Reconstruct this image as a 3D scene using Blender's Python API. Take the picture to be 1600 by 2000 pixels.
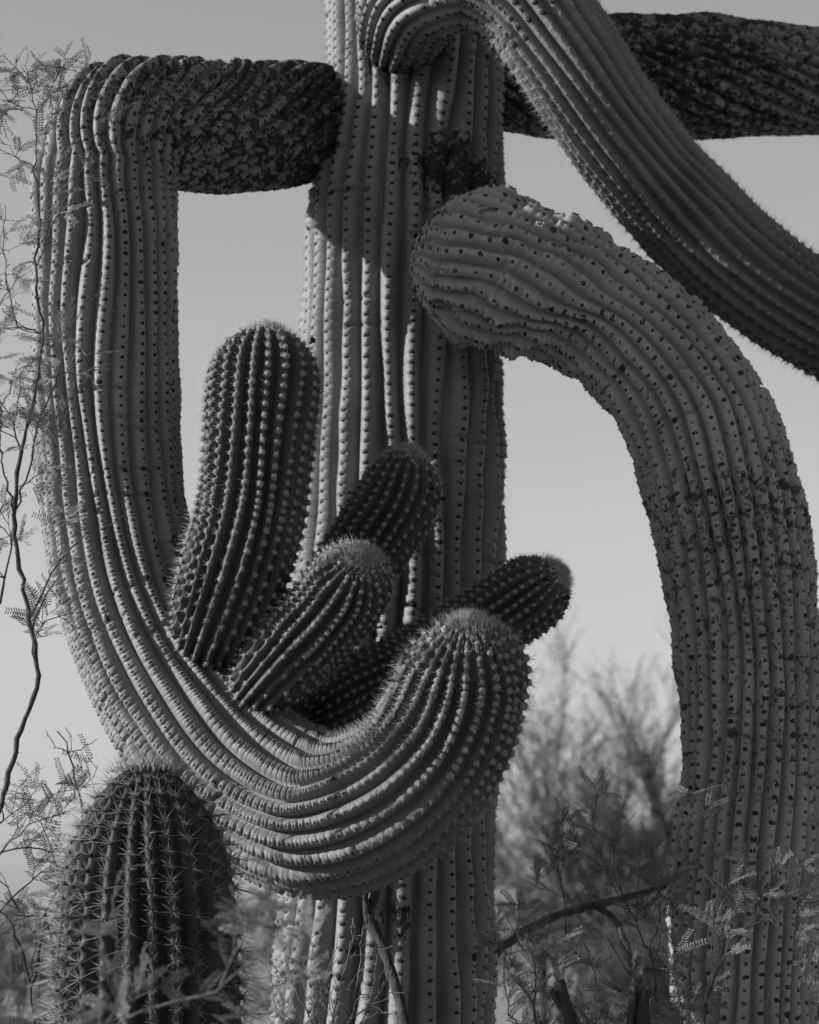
import bpy, math, random
import numpy as np
from mathutils import Vector

# ------------------------------------------------------------------ scene, camera, world, sun
for o in list(bpy.data.objects):
    bpy.data.objects.remove(o)
SC = bpy.context.scene
COL = SC.collection
random.seed(7)
RNG = np.random.default_rng(11)
R_ = math.radians

CAM_Z = 1.5
F_PX = 4800.0                      # focal length in photo pixels (photo 1600 x 2000)
PITCH = math.atan(800 / F_PX)      # looking slightly up: horizon near the lower edge
cam_d = bpy.data.cameras.new('camera')
cam = bpy.data.objects.new('camera', cam_d)
COL.objects.link(cam)
cam.location = (0, 0, CAM_Z)
cam.rotation_euler = (math.pi / 2 + PITCH, 0, 0)
cam_d.sensor_fit = 'VERTICAL'
cam_d.sensor_height = 36.0
cam_d.sensor_width = 28.8
cam_d.lens = 36.0 * F_PX / 2000.0
cam_d.clip_start = 0.1
cam_d.clip_end = 3000
cam_d.dof.use_dof = True
cam_d.dof.focus_distance = 5.10
cam_d.dof.aperture_fstop = 4.2
SC.camera = cam

SUN_EL, SUN_AZ = R_(20), R_(8)    # from the side, a little to the camera's side of it
SUN = Vector((-math.cos(SUN_EL) * math.cos(SUN_AZ), -math.cos(SUN_EL) * math.sin(SUN_AZ), math.sin(SUN_EL)))
world = bpy.data.worlds.new('World')
SC.world = world
world.use_nodes = True
wn = world.node_tree
wn.nodes.clear()
w_out = wn.nodes.new('ShaderNodeOutputWorld')
w_bg = wn.nodes.new('ShaderNodeBackground')
w_sky = wn.nodes.new('ShaderNodeTexSky')
w_sky.sky_type = 'NISHITA'
w_sky.sun_disc = False
w_sky.sun_elevation = SUN_EL
w_sky.sun_rotation = math.atan2(SUN.x, SUN.y)
w_sky.air_density = 1.0
w_sky.dust_density = 0.6
w_bw = wn.nodes.new('ShaderNodeSeparateColor')   # black-and-white film weighting green and blue
w_bg.inputs['Strength'].default_value = 0.066
wn.links.new(w_sky.outputs[0], w_bw.inputs[0])
w_mix = wn.nodes.new('ShaderNodeMath')
w_mix.operation = 'MULTIPLY_ADD'
w_mul = wn.nodes.new('ShaderNodeMath')
w_mul.operation = 'MULTIPLY'
w_mul.inputs[1].default_value = 0.6
w_mix.inputs[1].default_value = 0.4
wn.links.new(w_bw.outputs[2], w_mul.inputs[0])
wn.links.new(w_bw.outputs[1], w_mix.inputs[0])
wn.links.new(w_mul.outputs[0], w_mix.inputs[2])
wn.links.new(w_mix.outputs[0], w_bg.inputs['Color'])
wn.links.new(w_bg.outputs[0], w_out.inputs[0])

sun_d = bpy.data.lights.new('sun', 'SUN')
sun_d.energy = 4.2
sun_d.angle = R_(0.53)
sun_o = bpy.data.objects.new('sun', sun_d)
COL.objects.link(sun_o)
sun_o.rotation_euler = SUN.to_track_quat('Z', 'Y').to_euler()
sun_o.location = (-6, -2, 8)

SC.view_settings.view_transform = 'Standard'
SC.view_settings.look = 'None'
SC.view_settings.exposure = 1.0
SC.view_settings.gamma = 1.0
SC.view_settings.use_curve_mapping = False
SC.cycles.max_bounces = 6

CP, SP = math.cos(PITCH), math.sin(PITCH)


def at(px, py, y):
    """World point on the viewing ray of photo pixel (px, py) at world depth y (arrays allowed)."""
    px, py, y = np.asarray(px, float), np.asarray(py, float), np.asarray(y, float)
    a = (px - 800) / F_PX
    b = (1000 - py) / F_PX
    dy = CP - b * SP
    dz = SP + b * CP
    t = y / dy
    return np.stack([a * t, y + 0 * t, CAM_Z + dz * t], axis=-1)


def proj(P):
    """Photo pixel of world points."""
    d = P - np.array([0, 0, CAM_Z])
    f = d[..., 1] * CP + d[..., 2] * SP
    u = -d[..., 1] * SP + d[..., 2] * CP
    return 800 + F_PX * d[..., 0] / f, 1000 - F_PX * u / f


# ------------------------------------------------------------------ object helpers
def tag(o, label=None, cat=None, group=None, kind=None):
    if label: o['label'] = label
    if cat: o['category'] = cat
    if group: o['group'] = group
    if kind: o['kind'] = kind
    return o


def empty(name, loc):
    o = bpy.data.objects.new(name, None)
    o.empty_display_size = 0.1
    COL.objects.link(o)
    o.location = loc
    return o


def mesh_np(name, V, F3=None, F4=None, smooth=True, attrs=None, uv=None):
    me = bpy.data.meshes.new(name)
    V = np.asarray(V, np.float32)
    loops, starts, totals = [], [], []
    n = 0
    for F, k in ((F4, 4), (F3, 3)):
        if F is not None and len(F):
            F = np.asarray(F, np.int32)
            loops.append(F.ravel())
            starts.append(n + np.arange(len(F), dtype=np.int32) * k)
            totals.append(np.full(len(F), k, np.int32))
            n += F.size
    loops = np.concatenate(loops); starts = np.concatenate(starts); totals = np.concatenate(totals)
    me.vertices.add(len(V)); me.vertices.foreach_set('co', V.ravel())
    me.loops.add(len(loops)); me.loops.foreach_set('vertex_index', loops)
    me.polygons.add(len(starts)); me.polygons.foreach_set('loop_start', starts)
    me.polygons.foreach_set('loop_total', totals)
    me.polygons.foreach_set('use_smooth', np.full(len(starts), smooth, bool))
    if attrs:
        for k, a in attrs.items():
            at_ = me.attributes.new(k, 'FLOAT', 'POINT')
            at_.data.foreach_set('value', np.asarray(a, np.float32))
    if uv is not None:
        at_ = me.attributes.new('rib_uv', 'FLOAT_VECTOR', 'POINT')
        at_.data.foreach_set('vector', np.asarray(uv, np.float32).ravel())
    me.update(calc_edges=True)
    me.validate()
    return me


def obj(name, me, mat, parent=None, kind=None):
    if mat is not None and not me.materials:
        me.materials.append(mat)
    o = bpy.data.objects.new(name, me)
    COL.objects.link(o)
    if parent is not None:
        # every parent chain is translation-only: keep world coordinates
        o.parent = parent
        loc = Vector((0, 0, 0)); p = parent
        while p is not None:
            loc += p.location; p = p.parent
        o.location = -loc
    if kind: o['kind'] = kind
    return o


# ------------------------------------------------------------------ materials (black-and-white picture: greys)
def new_mat(name, rough=0.6, spec=0.3):
    m = bpy.data.materials.new(name)
    m.use_nodes = True
    nt = m.node_tree
    b = nt.nodes['Principled BSDF']
    b.inputs['Roughness'].default_value = rough
    b.inputs['Specular IOR Level'].default_value = spec
    return m, nt, b


def g4(v):
    return (v, v, v, 1)


def node(nt, typ, **kw):
    n = nt.nodes.new(typ)
    for k, v in kw.items():
        setattr(n, k, v)
    return n


def math_n(nt, op, a, b=None, c=None, clamp=False):
    n = node(nt, 'ShaderNodeMath', operation=op, use_clamp=clamp)
    for i, x in enumerate((a, b, c)):
        if x is None: continue
        if isinstance(x, (int, float)): n.inputs[i].default_value = x
        else: nt.links.new(x, n.inputs[i])
    return n.outputs[0]


def noise(nt, vec, scale, detail=4, rough=0.55):
    n = node(nt, 'ShaderNodeTexNoise')
    n.inputs['Scale'].default_value = scale
    n.inputs['Detail'].default_value = detail
    n.inputs['Roughness'].default_value = rough
    if vec is not None: nt.links.new(vec, n.inputs['Vector'])
    return n.outputs['Fac']


def maprange(nt, x, a, b, c=0.0, d=1.0):
    n = node(nt, 'ShaderNodeMapRange')
    nt.links.new(x, n.inputs[0])
    for i, v in enumerate((a, b, c, d)): n.inputs[i + 1].default_value = v
    return n.outputs[0]


def mix_f(nt, f, a, b):
    n = node(nt, 'ShaderNodeMix', data_type='FLOAT')
    if isinstance(f, (int, float)): n.inputs[0].default_value = f
    else: nt.links.new(f, n.inputs[0])
    for i, x in ((2, a), (3, b)):
        if isinstance(x, (int, float)): n.inputs[i].default_value = x
        else: nt.links.new(x, n.inputs[i])
    return n.outputs[0]


def skin_material(name, base, cork_dark, young_base, pale=0.0):
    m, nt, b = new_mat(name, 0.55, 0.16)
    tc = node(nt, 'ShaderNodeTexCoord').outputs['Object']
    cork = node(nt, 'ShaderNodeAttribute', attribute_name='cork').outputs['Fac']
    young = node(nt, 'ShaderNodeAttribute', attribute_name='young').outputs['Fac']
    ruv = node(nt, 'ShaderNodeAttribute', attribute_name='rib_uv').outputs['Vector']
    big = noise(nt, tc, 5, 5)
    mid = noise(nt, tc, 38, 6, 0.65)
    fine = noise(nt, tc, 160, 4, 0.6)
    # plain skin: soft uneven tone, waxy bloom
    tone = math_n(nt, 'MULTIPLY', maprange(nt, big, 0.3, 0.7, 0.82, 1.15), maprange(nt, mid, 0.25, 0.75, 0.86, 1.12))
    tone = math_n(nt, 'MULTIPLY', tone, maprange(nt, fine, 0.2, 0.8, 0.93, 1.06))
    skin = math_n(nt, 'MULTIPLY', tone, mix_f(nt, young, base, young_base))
    # small dark scars everywhere, denser with the cork attribute
    thr = mix_f(nt, cork, 0.70, 0.40)
    sc = math_n(nt, 'SUBTRACT', math_n(nt, 'ADD', math_n(nt, 'MULTIPLY', mid, 0.75), math_n(nt, 'MULTIPLY', noise(nt, tc, 95, 3), 0.25)), thr)
    scar = maprange(nt, sc, -0.01, 0.05)
    scar = math_n(nt, 'MULTIPLY', scar, maprange(nt, cork, 0.0, 0.5, 0.55, 1.0))
    scar = math_n(nt, 'MULTIPLY', scar, maprange(nt, young, 0.2, 0.7, 1.0, 0.0))
    corky = math_n(nt, 'MULTIPLY', maprange(nt, fine, 0.25, 0.75, 0.5, 1.6), cork_dark)
    col = mix_f(nt, scar, skin, corky)
    if pale:
        sp = maprange(nt, noise(nt, tc, 70, 5, 0.7), 0.57, 0.64, 0, 0.55)
        sp = math_n(nt, 'MULTIPLY', sp, maprange(nt, cork, 0.1, 0.5))
        col = mix_f(nt, sp, col, pale)
    comb = node(nt, 'ShaderNodeCombineColor')
    for i in range(3): nt.links.new(col, comb.inputs[i])
    nt.links.new(comb.outputs[0], b.inputs['Base Color'])
    nt.links.new(maprange(nt, scar, 0, 1, 0.5, 0.9), b.inputs['Roughness'])
    # relief: transverse wrinkles in rib space + fine grain + corky crust
    mp = node(nt, 'ShaderNodeMapping')
    mp.inputs['Scale'].default_value = (0.9, 3.2, 1)
    nt.links.new(ruv, mp.inputs['Vector'])
    wr = noise(nt, mp.outputs[0], 1.0, 4, 0.6)
    hgt = math_n(nt, 'ADD', math_n(nt, 'MULTIPLY', wr, 0.8), math_n(nt, 'MULTIPLY', fine, 0.25))
    hgt = math_n(nt, 'ADD', hgt, math_n(nt, 'MULTIPLY', math_n(nt, 'MULTIPLY', mid, cork), 0.9))
    bp = node(nt, 'ShaderNodeBump')
    bp.inputs['Strength'].default_value = 0.55
    bp.inputs['Distance'].default_value = 0.006
    nt.links.new(hgt, bp.inputs['Height'])
    nt.links.new(bp.outputs[0], b.inputs['Normal'])
    return m


def grey_material(name, v, var=0.25, scale=40, rough=0.7, bump=0.0, stretch=None, trans=0.0):
    m, nt, b = new_mat(name, rough, 0.25)
    tc = node(nt, 'ShaderNodeTexCoord').outputs['Object']
    if stretch:
        mp = node(nt, 'ShaderNodeMapping')
        mp.inputs['Scale'].default_value = stretch
        nt.links.new(tc, mp.inputs['Vector']); tc = mp.outputs[0]
    n = noise(nt, tc, scale, 5, 0.6)
    col = maprange(nt, n, 0.25, 0.75, v * (1 - var), v * (1 + var))
    comb = node(nt, 'ShaderNodeCombineColor')
    for i in range(3): nt.links.new(col, comb.inputs[i])
    nt.links.new(comb.outputs[0], b.inputs['Base Color'])
    if bump:
        bp = node(nt, 'ShaderNodeBump')
        bp.inputs['Strength'].default_value = bump
        bp.inputs['Distance'].default_value = 0.01
        nt.links.new(n, bp.inputs['Height'])
        nt.links.new(bp.outputs[0], b.inputs['Normal'])
    if trans:
        tr = node(nt, 'ShaderNodeBsdfTranslucent')
        nt.links.new(comb.outputs[0], tr.inputs['Color'])
        mx = node(nt, 'ShaderNodeMixShader')
        mx.inputs[0].default_value = trans
        nt.links.new(b.outputs[0], mx.inputs[1]); nt.links.new(tr.outputs[0], mx.inputs[2])
        nt.links.new(mx.outputs[0], nt.nodes['Material Output'].inputs['Surface'])
    return m


M = {
    'skin': skin_material('saguaro_skin', 0.165, 0.026, 0.055),
    'skin_old': skin_material('saguaro_old_skin', 0.225, 0.05, 0.06, pale=0.30),
    'barrel': skin_material('small_cactus_shaded_skin', 0.03, 0.015, 0.03),  # near black: the shade over the small cactus is put into its colour
    'areole_dark': grey_material('spent_areole', 0.014, 0.5, 300, 0.9),
    'areole_worn': grey_material('worn_areole', 0.022, 0.6, 90, 0.9),
    'areole_core': grey_material('areole_core', 0.15, 0.4, 200, 0.9),
    'crown_wool': grey_material('crown_wool', 0.27, 0.25, 300, 0.9),
    'wool': grey_material('areole_wool', 0.17, 0.25, 400, 0.9),
    'spine_pale': grey_material('pale_spine', 0.22, 0.2, 60, 0.55),
    'spine_grey': grey_material('grey_spine', 0.17, 0.45, 60, 0.5),  # small cactus spines, toned down in colour for the same shade
    'spine_dark': grey_material('dark_spine', 0.075, 0.5, 60, 0.5),
    'dried': grey_material('dried_flower', 0.012, 0.4, 200, 0.8),
    'bark': grey_material('twig_bark', 0.04, 0.45, 90, 0.8, 0.5),
    'bark_pale': grey_material('pale_twig_bark', 0.11, 0.35, 90, 0.8, 0.4),
    'dead': grey_material('dead_branch_bark', 0.035, 0.6, 25, 0.85, 0.9, (3, 3, 0.6)),
    'leaf': grey_material('leaflet', 0.13, 0.3, 20, 0.55, 0, None, 0.3),
    'leaf_far': grey_material('tree_leaf', 0.12, 0.35, 3, 0.6, 0, None, 0.35),
    'bark_far': grey_material('tree_bark', 0.05, 0.3, 12, 0.8, 0.3),
    'ground': grey_material('desert_soil', 0.19, 0.3, 3.0, 0.95, 0.6),
    'stone': grey_material('desert_stone', 0.22, 0.3, 9, 0.9, 0.5),
}


# ------------------------------------------------------------------ ribbed cactus stems
def hermite(P, n):
    """Smooth curve through rows of P (first three columns set the spacing)."""
    P = np.asarray(P, float)
    d = np.linalg.norm(np.diff(P[:, :3], axis=0), axis=1)
    t = np.concatenate([[0], np.cumsum(np.maximum(d, 1e-6))])
    m = np.zeros_like(P)
    for i in range(len(P)):
        if i == 0: m[i] = (P[1] - P[0]) / (t[1] - t[0])
        elif i == len(P) - 1: m[i] = (P[-1] - P[-2]) / (t[-1] - t[-2])
        else:
            a, b = t[i] - t[i - 1], t[i + 1] - t[i]
            m[i] = ((P[i] - P[i - 1]) / a * b + (P[i + 1] - P[i]) / b * a) / (a + b)
    x = np.linspace(0, t[-1], n)
    k = np.clip(np.searchsorted(t, x, side='right') - 1, 0, len(t) - 2)
    h = (t[k + 1] - t[k])[:, None]
    u = ((x - t[k]) / (t[k + 1] - t[k]))[:, None]
    return ((2 * u**3 - 3 * u**2 + 1) * P[k] + (u**3 - 2 * u**2 + u) * h * m[k]
            + (-2 * u**3 + 3 * u**2) * P[k + 1] + (u**3 - u**2) * h * m[k + 1])


class Stem:
    """A pleated cactus stem swept along control rows (px, py, depth, radius px, areole spacing px, cork, young, crease)."""

    def __init__(self, ctrl, ribs, tip=True, twist=0.0, seed=0, wander=0.10, per=7, per_rib=8, ref=(0, -1, 0),
                 cork_spots=(), round_base=False, depth=(0.78, 0.68), blunt=1.0, sag=0.0):
        self.n = ribs
        self.rng = np.random.default_rng(seed + 100)
        r = self.rng
        C = np.array([c for c in ctrl], float)
        pts = at(C[:, 0], C[:, 1], C[:, 2])
        sc = C[:, 2] / F_PX
        rows = np.column_stack([pts, C[:, 3] * sc, C[:, 4] * sc, C[:, 5], C[:, 6], C[:, 7]])
        D = hermite(rows, 1500)
        seg = np.linalg.norm(np.diff(D[:, :3], axis=0), axis=1)
        s = np.concatenate([[0], np.cumsum(seg)])
        acum = np.concatenate([[0], np.cumsum(seg / D[:-1, 4].clip(0.004))])
        self.L = s[-1]
        # rings: fine where the picture looks, coarse elsewhere
        px, py = proj(D[:, :3])
        rp = D[:, 3] / D[:, 1] * F_PX
        seen = (px > -rp - 30) & (px < 1600 + rp + 30) & (py > -rp - 30) & (py < 2000 + rp + 30)
        dens = np.where(seen, per, 2.0)
        w = np.concatenate([[0], np.cumsum(np.diff(acum) * dens[:-1])])
        nr = int(w[-1]) + 2
        si = np.interp(np.linspace(0, w[-1], nr), w, s)
        if tip:
            Rt = D[-1, 3] * blunt
            tail = self.L - Rt + Rt * np.sin(np.linspace(0, math.pi / 2, 40))
            tail[-1] = self.L - Rt * 1e-4
            si = np.sort(np.concatenate([si[si < self.L - Rt], tail]))
        X = np.column_stack([np.interp(si, s, D[:, k]) for k in range(D.shape[1])])
        self.s = si
        self.C = X[:, :3]
        self.Rr = X[:, 3].copy()
        if tip:
            q = np.clip((si - (self.L - D[-1, 3] * blunt)) / (D[-1, 3] * blunt), 0, 1)
            self.Rr *= np.sqrt(np.clip(1 - q**2, 0, 1)) * 0.94 + 0.06 * (1 - q)
        if round_base:
            q = np.clip(1 - si / (D[0, 3] * 1.1), 0, 1)
            self.Rr *= np.sqrt(np.clip(1 - q**2, 0, 1)).clip(0.05)
        self.R0 = X[:, 3]
        self.spc = X[:, 4]
        self.a = np.interp(si, s, acum)
        self.cork, self.young, self.crease = X[:, 5].clip(0, 1), X[:, 6].clip(0, 1), X[:, 7].clip(0)
        T = np.gradient(self.C, si, axis=0)
        T /= np.linalg.norm(T, axis=1)[:, None]
        self.T = T
        N = np.zeros_like(T)
        v = np.array(ref, float)
        for i in range(len(T)):
            v = v - T[i] * v.dot(T[i])
            v /= np.linalg.norm(v)
            N[i] = v
        B = np.cross(T, N)
        if np.ndim(twist):
            tt = np.concatenate([[0], np.cumsum(np.linalg.norm(np.diff(pts, axis=0), axis=1))])
            tw = np.interp(si / self.L, tt / tt[-1], twist)[:, None]
        else:
            tw = (twist * si / self.L)[:, None]
        self.N, self.B = N * np.cos(tw) + B * np.sin(tw), B * np.cos(tw) - N * np.sin(tw)
        self.phase = r.random(ribs)
        self.om = r.uniform(4, 14, ribs); self.ph = r.uniform(0, 6.28, ribs); self.amp = r.uniform(0.05, 0.2, ribs)
        self.wand = [(int(r.integers(1, 6)), r.uniform(2, 11), r.uniform(0, 6.28), r.uniform(0.3, 1.0)) for _ in range(7)]
        self.wand2 = []
        if sag:
            self.wand2 = [(int(r.integers(3, 8)), r.uniform(16, 30), r.uniform(0, 6.28), 0.55) for _ in range(4)]
        self.wander = wander * 2 * math.pi / ribs
        self.notch = [(r.uniform(0, self.L), r.uniform(0, ribs), r.uniform(0.5, 1.8), r.uniform(0.12, 0.4)) for _ in range(int(self.L * (70 if sag else 34)))]
        self.cork_spots = cork_spots
        self.depth = depth
        self.sag = sag
        self.k = per_rib

    def radius(self, th, ri):
        """Distance from the axis at angle th on (fractional) ring ri."""
        i = np.arange(len(self.s))
        R = np.interp(ri, i, self.Rr); a = np.interp(ri, i, self.a); s = np.interp(ri, i, self.s)
        yg = np.interp(ri, i, self.young); cr = np.interp(ri, i, self.crease)
        g = th / (2 * math.pi) * self.n
        rib = np.floor(g + 1e-9).astype(int) % self.n
        u = np.clip(g - np.floor(g + 1e-9), 0, 1)
        sn = np.sin(math.pi * u).clip(0)
        p = (1 - yg) * sn**0.60 + yg * sn**1.15
        h = R * 2 * math.pi / self.n * ((1 - yg) * self.depth[0] + yg * self.depth[1])
        hv = h * (1 + self.amp[rib] * np.sin(s * self.om[rib] + self.ph[rib]) + 0.06 * np.sin(s * 3.1 * self.om[rib] + self.ph[rib] * 2))
        q = (a + self.phase[rib]) % 1 - 0.5
        cr = cr * (0.65 + 0.5 * np.sin(a * 0.37 + self.ph[rib]) * np.sin(a * 0.83 + 2 * self.ph[rib]))
        c = np.exp(-((u - 0.5) / 0.17)**2)
        out = R - h + hv * p
        # young: warty tubercles under each areole
        out += yg * h * 0.10 * np.cos(2 * math.pi * q) * c
        # mature: areole set in a dent under a lip, chevron crease between areoles
        mat = 1 - yg
        out -= mat * h * 0.13 * np.exp(-(q / 0.17)**2 - ((u - 0.5) / 0.13)**2)
        out += mat * h * 0.07 * np.exp(-((q - 0.27) / 0.12)**2) * c
        qq = (a + self.phase[rib] + 0.5 + 0.5 * np.abs(u - 0.5)) % 1 - 0.5
        out -= cr * h * 0.34 * np.exp(-(qq / 0.15)**2) * np.exp(-((u - 0.5) / 0.30)**2)
        if self.sag:
            out += self.sag * cr * h * (np.sin(s * 75 + 2.5 * np.sin(th * 3) + self.ph[rib]) + np.sin(s * 41 + th * 5)) * p * 0.45
        for (s0, r0, wd, dp) in self.notch:
            dr = np.abs((g - r0 + self.n / 2) % self.n - self.n / 2)
            k = dr < wd
            if np.any(k):
                out = out - np.where(k, mat * dp * h * np.exp(-((s - s0 - 0.004 * np.sin(g * 5)) / 0.0045)**2) * p, 0)
        return out

    def point(self, th, ri):
        i = np.arange(len(self.s))
        s = np.interp(ri, i, self.s)
        r = self.radius(th, ri)
        w = np.zeros_like(th + s)
        for (k, om, ph, am) in self.wand:
            w = w + am * np.sin(k * th + om * s + ph)
        for (k, om, ph, am) in self.wand2:
            w = w + am * 3 * np.interp(ri, i, self.crease) * np.sin(k * th + om * s + ph)
        ang = th + self.wander * w
        I3 = lambda A: np.stack([np.interp(ri, i, A[:, k]) for k in range(3)], -1)
        return I3(self.C) + r[..., None] * (np.cos(ang)[..., None] * I3(self.N) + np.sin(ang)[..., None] * I3(self.B))

    def mesh(self, name):
        m = self.n * self.k
        nr = len(self.s)
        th = np.arange(m) / m * 2 * math.pi
        TH, RI = np.meshgrid(th, np.arange(nr, dtype=float))
        V = self.point(TH, RI).reshape(-1, 3)
        j = np.arange(m); j2 = (j + 1) % m
        i = np.arange(nr - 1)[:, None]
        F = np.stack([i * m + j, i * m + j2, (i + 1) * m + j2, (i + 1) * m + j], -1).reshape(-1, 4)
        cork = np.repeat(self.cork, m)
        for (p, rad, amt) in self.cork_spots:
            d = np.linalg.norm((V - p), axis=1) / rad
            cork = np.maximum(cork, amt * np.exp(-d**2 * 1.2)).clip(0, 1.15)
        young = np.repeat(self.young, m)
        uv = np.column_stack([np.tile(np.arange(m) / self.k, nr), np.repeat(self.a, m), np.zeros(nr * m)])
        return mesh_np(name, V, None, F, True, {'cork': cork, 'young': young}, uv)

    def areoles(self):
        """position, normal, stem tangent, size, young for every areole."""
        i = np.arange(len(self.s))
        th, ri = [], []
        for k in range(self.n):
            aa = np.arange(math.ceil(self.a[0]), math.floor(self.a[-1]) + 1) - self.phase[k] + 0.5
            aa = aa[(aa > self.a[0]) & (aa < self.a[-1])]
            th.append(np.full(len(aa), (k + 0.5) / self.n * 2 * math.pi)); ri.append(np.interp(aa, self.a, i))
        th = np.concatenate(th); ri = np.concatenate(ri)
        P = self.point(th, ri)
        e = 0.35 * 2 * math.pi / self.n
        dt = self.point(th + e, ri) - self.point(th - e, ri)
        ds = self.point(th, np.minimum(ri + 4, i[-1])) - self.point(th, np.maximum(ri - 4, 0))
        Nn = np.cross(dt, ds)
        cen = np.stack([np.interp(ri, i, self.C[:, k]) for k in range(3)], -1)
        T = np.stack([np.interp(ri, i, self.T[:, k]) for k in range(3)], -1)
        rad = P - cen
        Nn /= np.linalg.norm(Nn, axis=1)[:, None] + 1e-12
        Nn *= np.sign((Nn * (rad + T * 0.02)).sum(1))[:, None]
        yg = np.interp(ri, i, self.young)
        Rl = np.interp(ri, i, self.Rr); R0 = np.interp(ri, i, self.R0)
        return P, Nn, T, yg, Rl / R0, R0, np.interp(ri, i, self.spc)


def perp(N):
    a = np.where(np.abs(N[:, [2]]) < 0.9, [[0, 0, 1.0]], [[1.0, 0, 0]])
    e1 = np.cross(N, a); e1 /= np.linalg.norm(e1, axis=1)[:, None]
    return e1, np.cross(N, e1)


def pads(P, N, size, flat=0.5, sides=6, along=None):
    """little domes: V, F3"""
    e1, e2 = perp(N)
    if along is not None:      # a little longer along the rib
        e2 = np.cross(N, along); e2 /= np.linalg.norm(e2, axis=1)[:, None] + 1e-9
        e1 = np.cross(e2, N) * 1.3; e2 = e2 * 0.9
    n = len(P)
    ang = np.arange(sides) / sides * 2 * math.pi
    size = np.broadcast_to(np.asarray(size, float), (n,))[:, None]
    jit = 1 + 0.16 * RNG.standard_normal((n, sides)).clip(-1.5, 1.5)
    ring = P[:, None] + ((np.cos(ang) * jit * size)[..., None] * e1[:, None] + (np.sin(ang) * jit * size)[..., None] * e2[:, None]) - N[:, None] * (size * 0.25)[..., None]
    ring2 = P[:, None] + ((np.cos(ang + .5) * jit * size * .65)[..., None] * e1[:, None] + (np.sin(ang + .5) * jit * size * .65)[..., None] * e2[:, None]) + N[:, None] * (size * flat * .75)[..., None]
    top = (P + N * size * flat)[:, None]
    V = np.concatenate([ring, ring2, top], 1).reshape(-1, 3)
    st = 2 * sides + 1
    b = (np.arange(n) * st)[:, None]
    k = np.arange(sides); k2 = (k + 1) % sides
    F = np.concatenate([
        np.stack([b + k, b + k2, b + sides + k], -1).reshape(-1, 3),
        np.stack([b + k2, b + sides + k2, b + sides + k], -1).reshape(-1, 3),
        np.stack([b + sides + k, b + sides + k2, b + 2 * sides + 0 * k], -1).reshape(-1, 3)])
    return V, F


def needles(P, D, length, r):
    """three-sided tapering spines: V, F3"""
    n = len(P)
    e1, e2 = perp(D)
    r = np.broadcast_to(np.asarray(r, float), (n,))[:, None]
    V = []
    for k in range(3):
        a = k * 2.0944
        V.append(P + (math.cos(a) * e1 + math.sin(a) * e2) * r)
    V.append(P + D * np.asarray(length)[:, None])
    V = np.stack(V, 1).reshape(-1, 3)
    b = (np.arange(n) * 4)[:, None]
    F = (b[:, None, :] + np.array([[0, 1, 3], [1, 2, 3], [2, 0, 3]])[None]).reshape(-1, 3)
    return V, F


def join(parts):
    V, F, o = [], [], 0
    for v, f in parts:
        V.append(v); F.append(f + o); o += len(v)
    return np.concatenate(V), np.concatenate(F)


def spine_dirs(N, T, rng, k, spread):
    """k directions per areole around its normal."""
    e2 = np.cross(N, T); e2 /= np.linalg.norm(e2, axis=1)[:, None] + 1e-9
    e1 = np.cross(e2, N)
    n = len(N)
    az = (np.arange(k)[None] + rng.uniform(-.35, .35, (n, k))) / k * 2 * math.pi
    el = rng.uniform(spread[0], spread[1], (n, k))
    D = np.cos(el)[..., None] * N[:, None] + np.sin(el)[..., None] * (np.cos(az)[..., None] * e1[:, None] + np.sin(az)[..., None] * e2[:, None])
    return D


def facing(P, N):
    v = np.array([0, 0, CAM_Z]) - P
    v /= np.linalg.norm(v, axis=1)[:, None]
    px, py = proj(P)
    return (N * v).sum(1) * ((px > 0) & (px < 1600) & (py > 0) & (py < 2000))


def cluster_meshes(prefix, nvar, rng, pad, k_rad, len_rad, k_cen, len_cen, r_sp, spread_rad, spread_cen):
    """A few spine clusters in local space: +Z is the areole's normal, +X the stem's direction."""
    out = []
    for v in range(nvar):
        P0 = np.zeros((1, 3)); N0 = np.array([[0, 0, 1.0]]); T0 = np.array([[1.0, 0, 0]])
        ps = []
        D1 = spine_dirs(N0, T0, rng, k_rad, spread_rad)[0]
        ps.append(needles(np.zeros((k_rad, 3)), D1, rng.uniform(*len_rad, k_rad), r_sp * 0.75))
        D2 = spine_dirs(N0, T0, rng, k_cen, spread_cen)[0]
        D2 = D2 - T0 * 0.25; D2 /= np.linalg.norm(D2, axis=1)[:, None]
        ps.append(needles(np.zeros((k_cen, 3)), D2, rng.uniform(*len_cen, k_cen), r_sp))
        Vp, Fp = pads(P0, N0, pad, 0.55)
        Vs, Fs = join(ps)
        out.append((Vp, Fp, Vs, Fs))
    return out


def place_clusters(P, N, T, S, variants, rng):
    """The same clusters joined into one mesh's arrays (pads, spines) for the remaining areoles."""
    e2 = np.cross(N, T); e2 /= np.linalg.norm(e2, axis=1)[:, None] + 1e-9
    e1 = np.cross(e2, N)
    pick = rng.integers(0, len(variants), len(P))
    pp, ss = [], []
    for v, (Vp, Fp, Vs, Fs) in enumerate(variants):
        k = np.where(pick == v)[0]
        if not len(k): continue
        for (V, F, dst) in ((Vp, Fp, pp), (Vs, Fs, ss)):
            W = P[k][:, None] + S[k][:, None, None] * (V[None, :, [0]] * e1[k][:, None] + V[None, :, [1]] * e2[k][:, None] + V[None, :, [2]] * N[k][:, None])
            FF = F[None] + (np.arange(len(k)) * len(V))[:, None, None]
            dst.append((W.reshape(-1, 3), FF.reshape(-1, 3)))
    return join(pp), join(ss)


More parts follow.
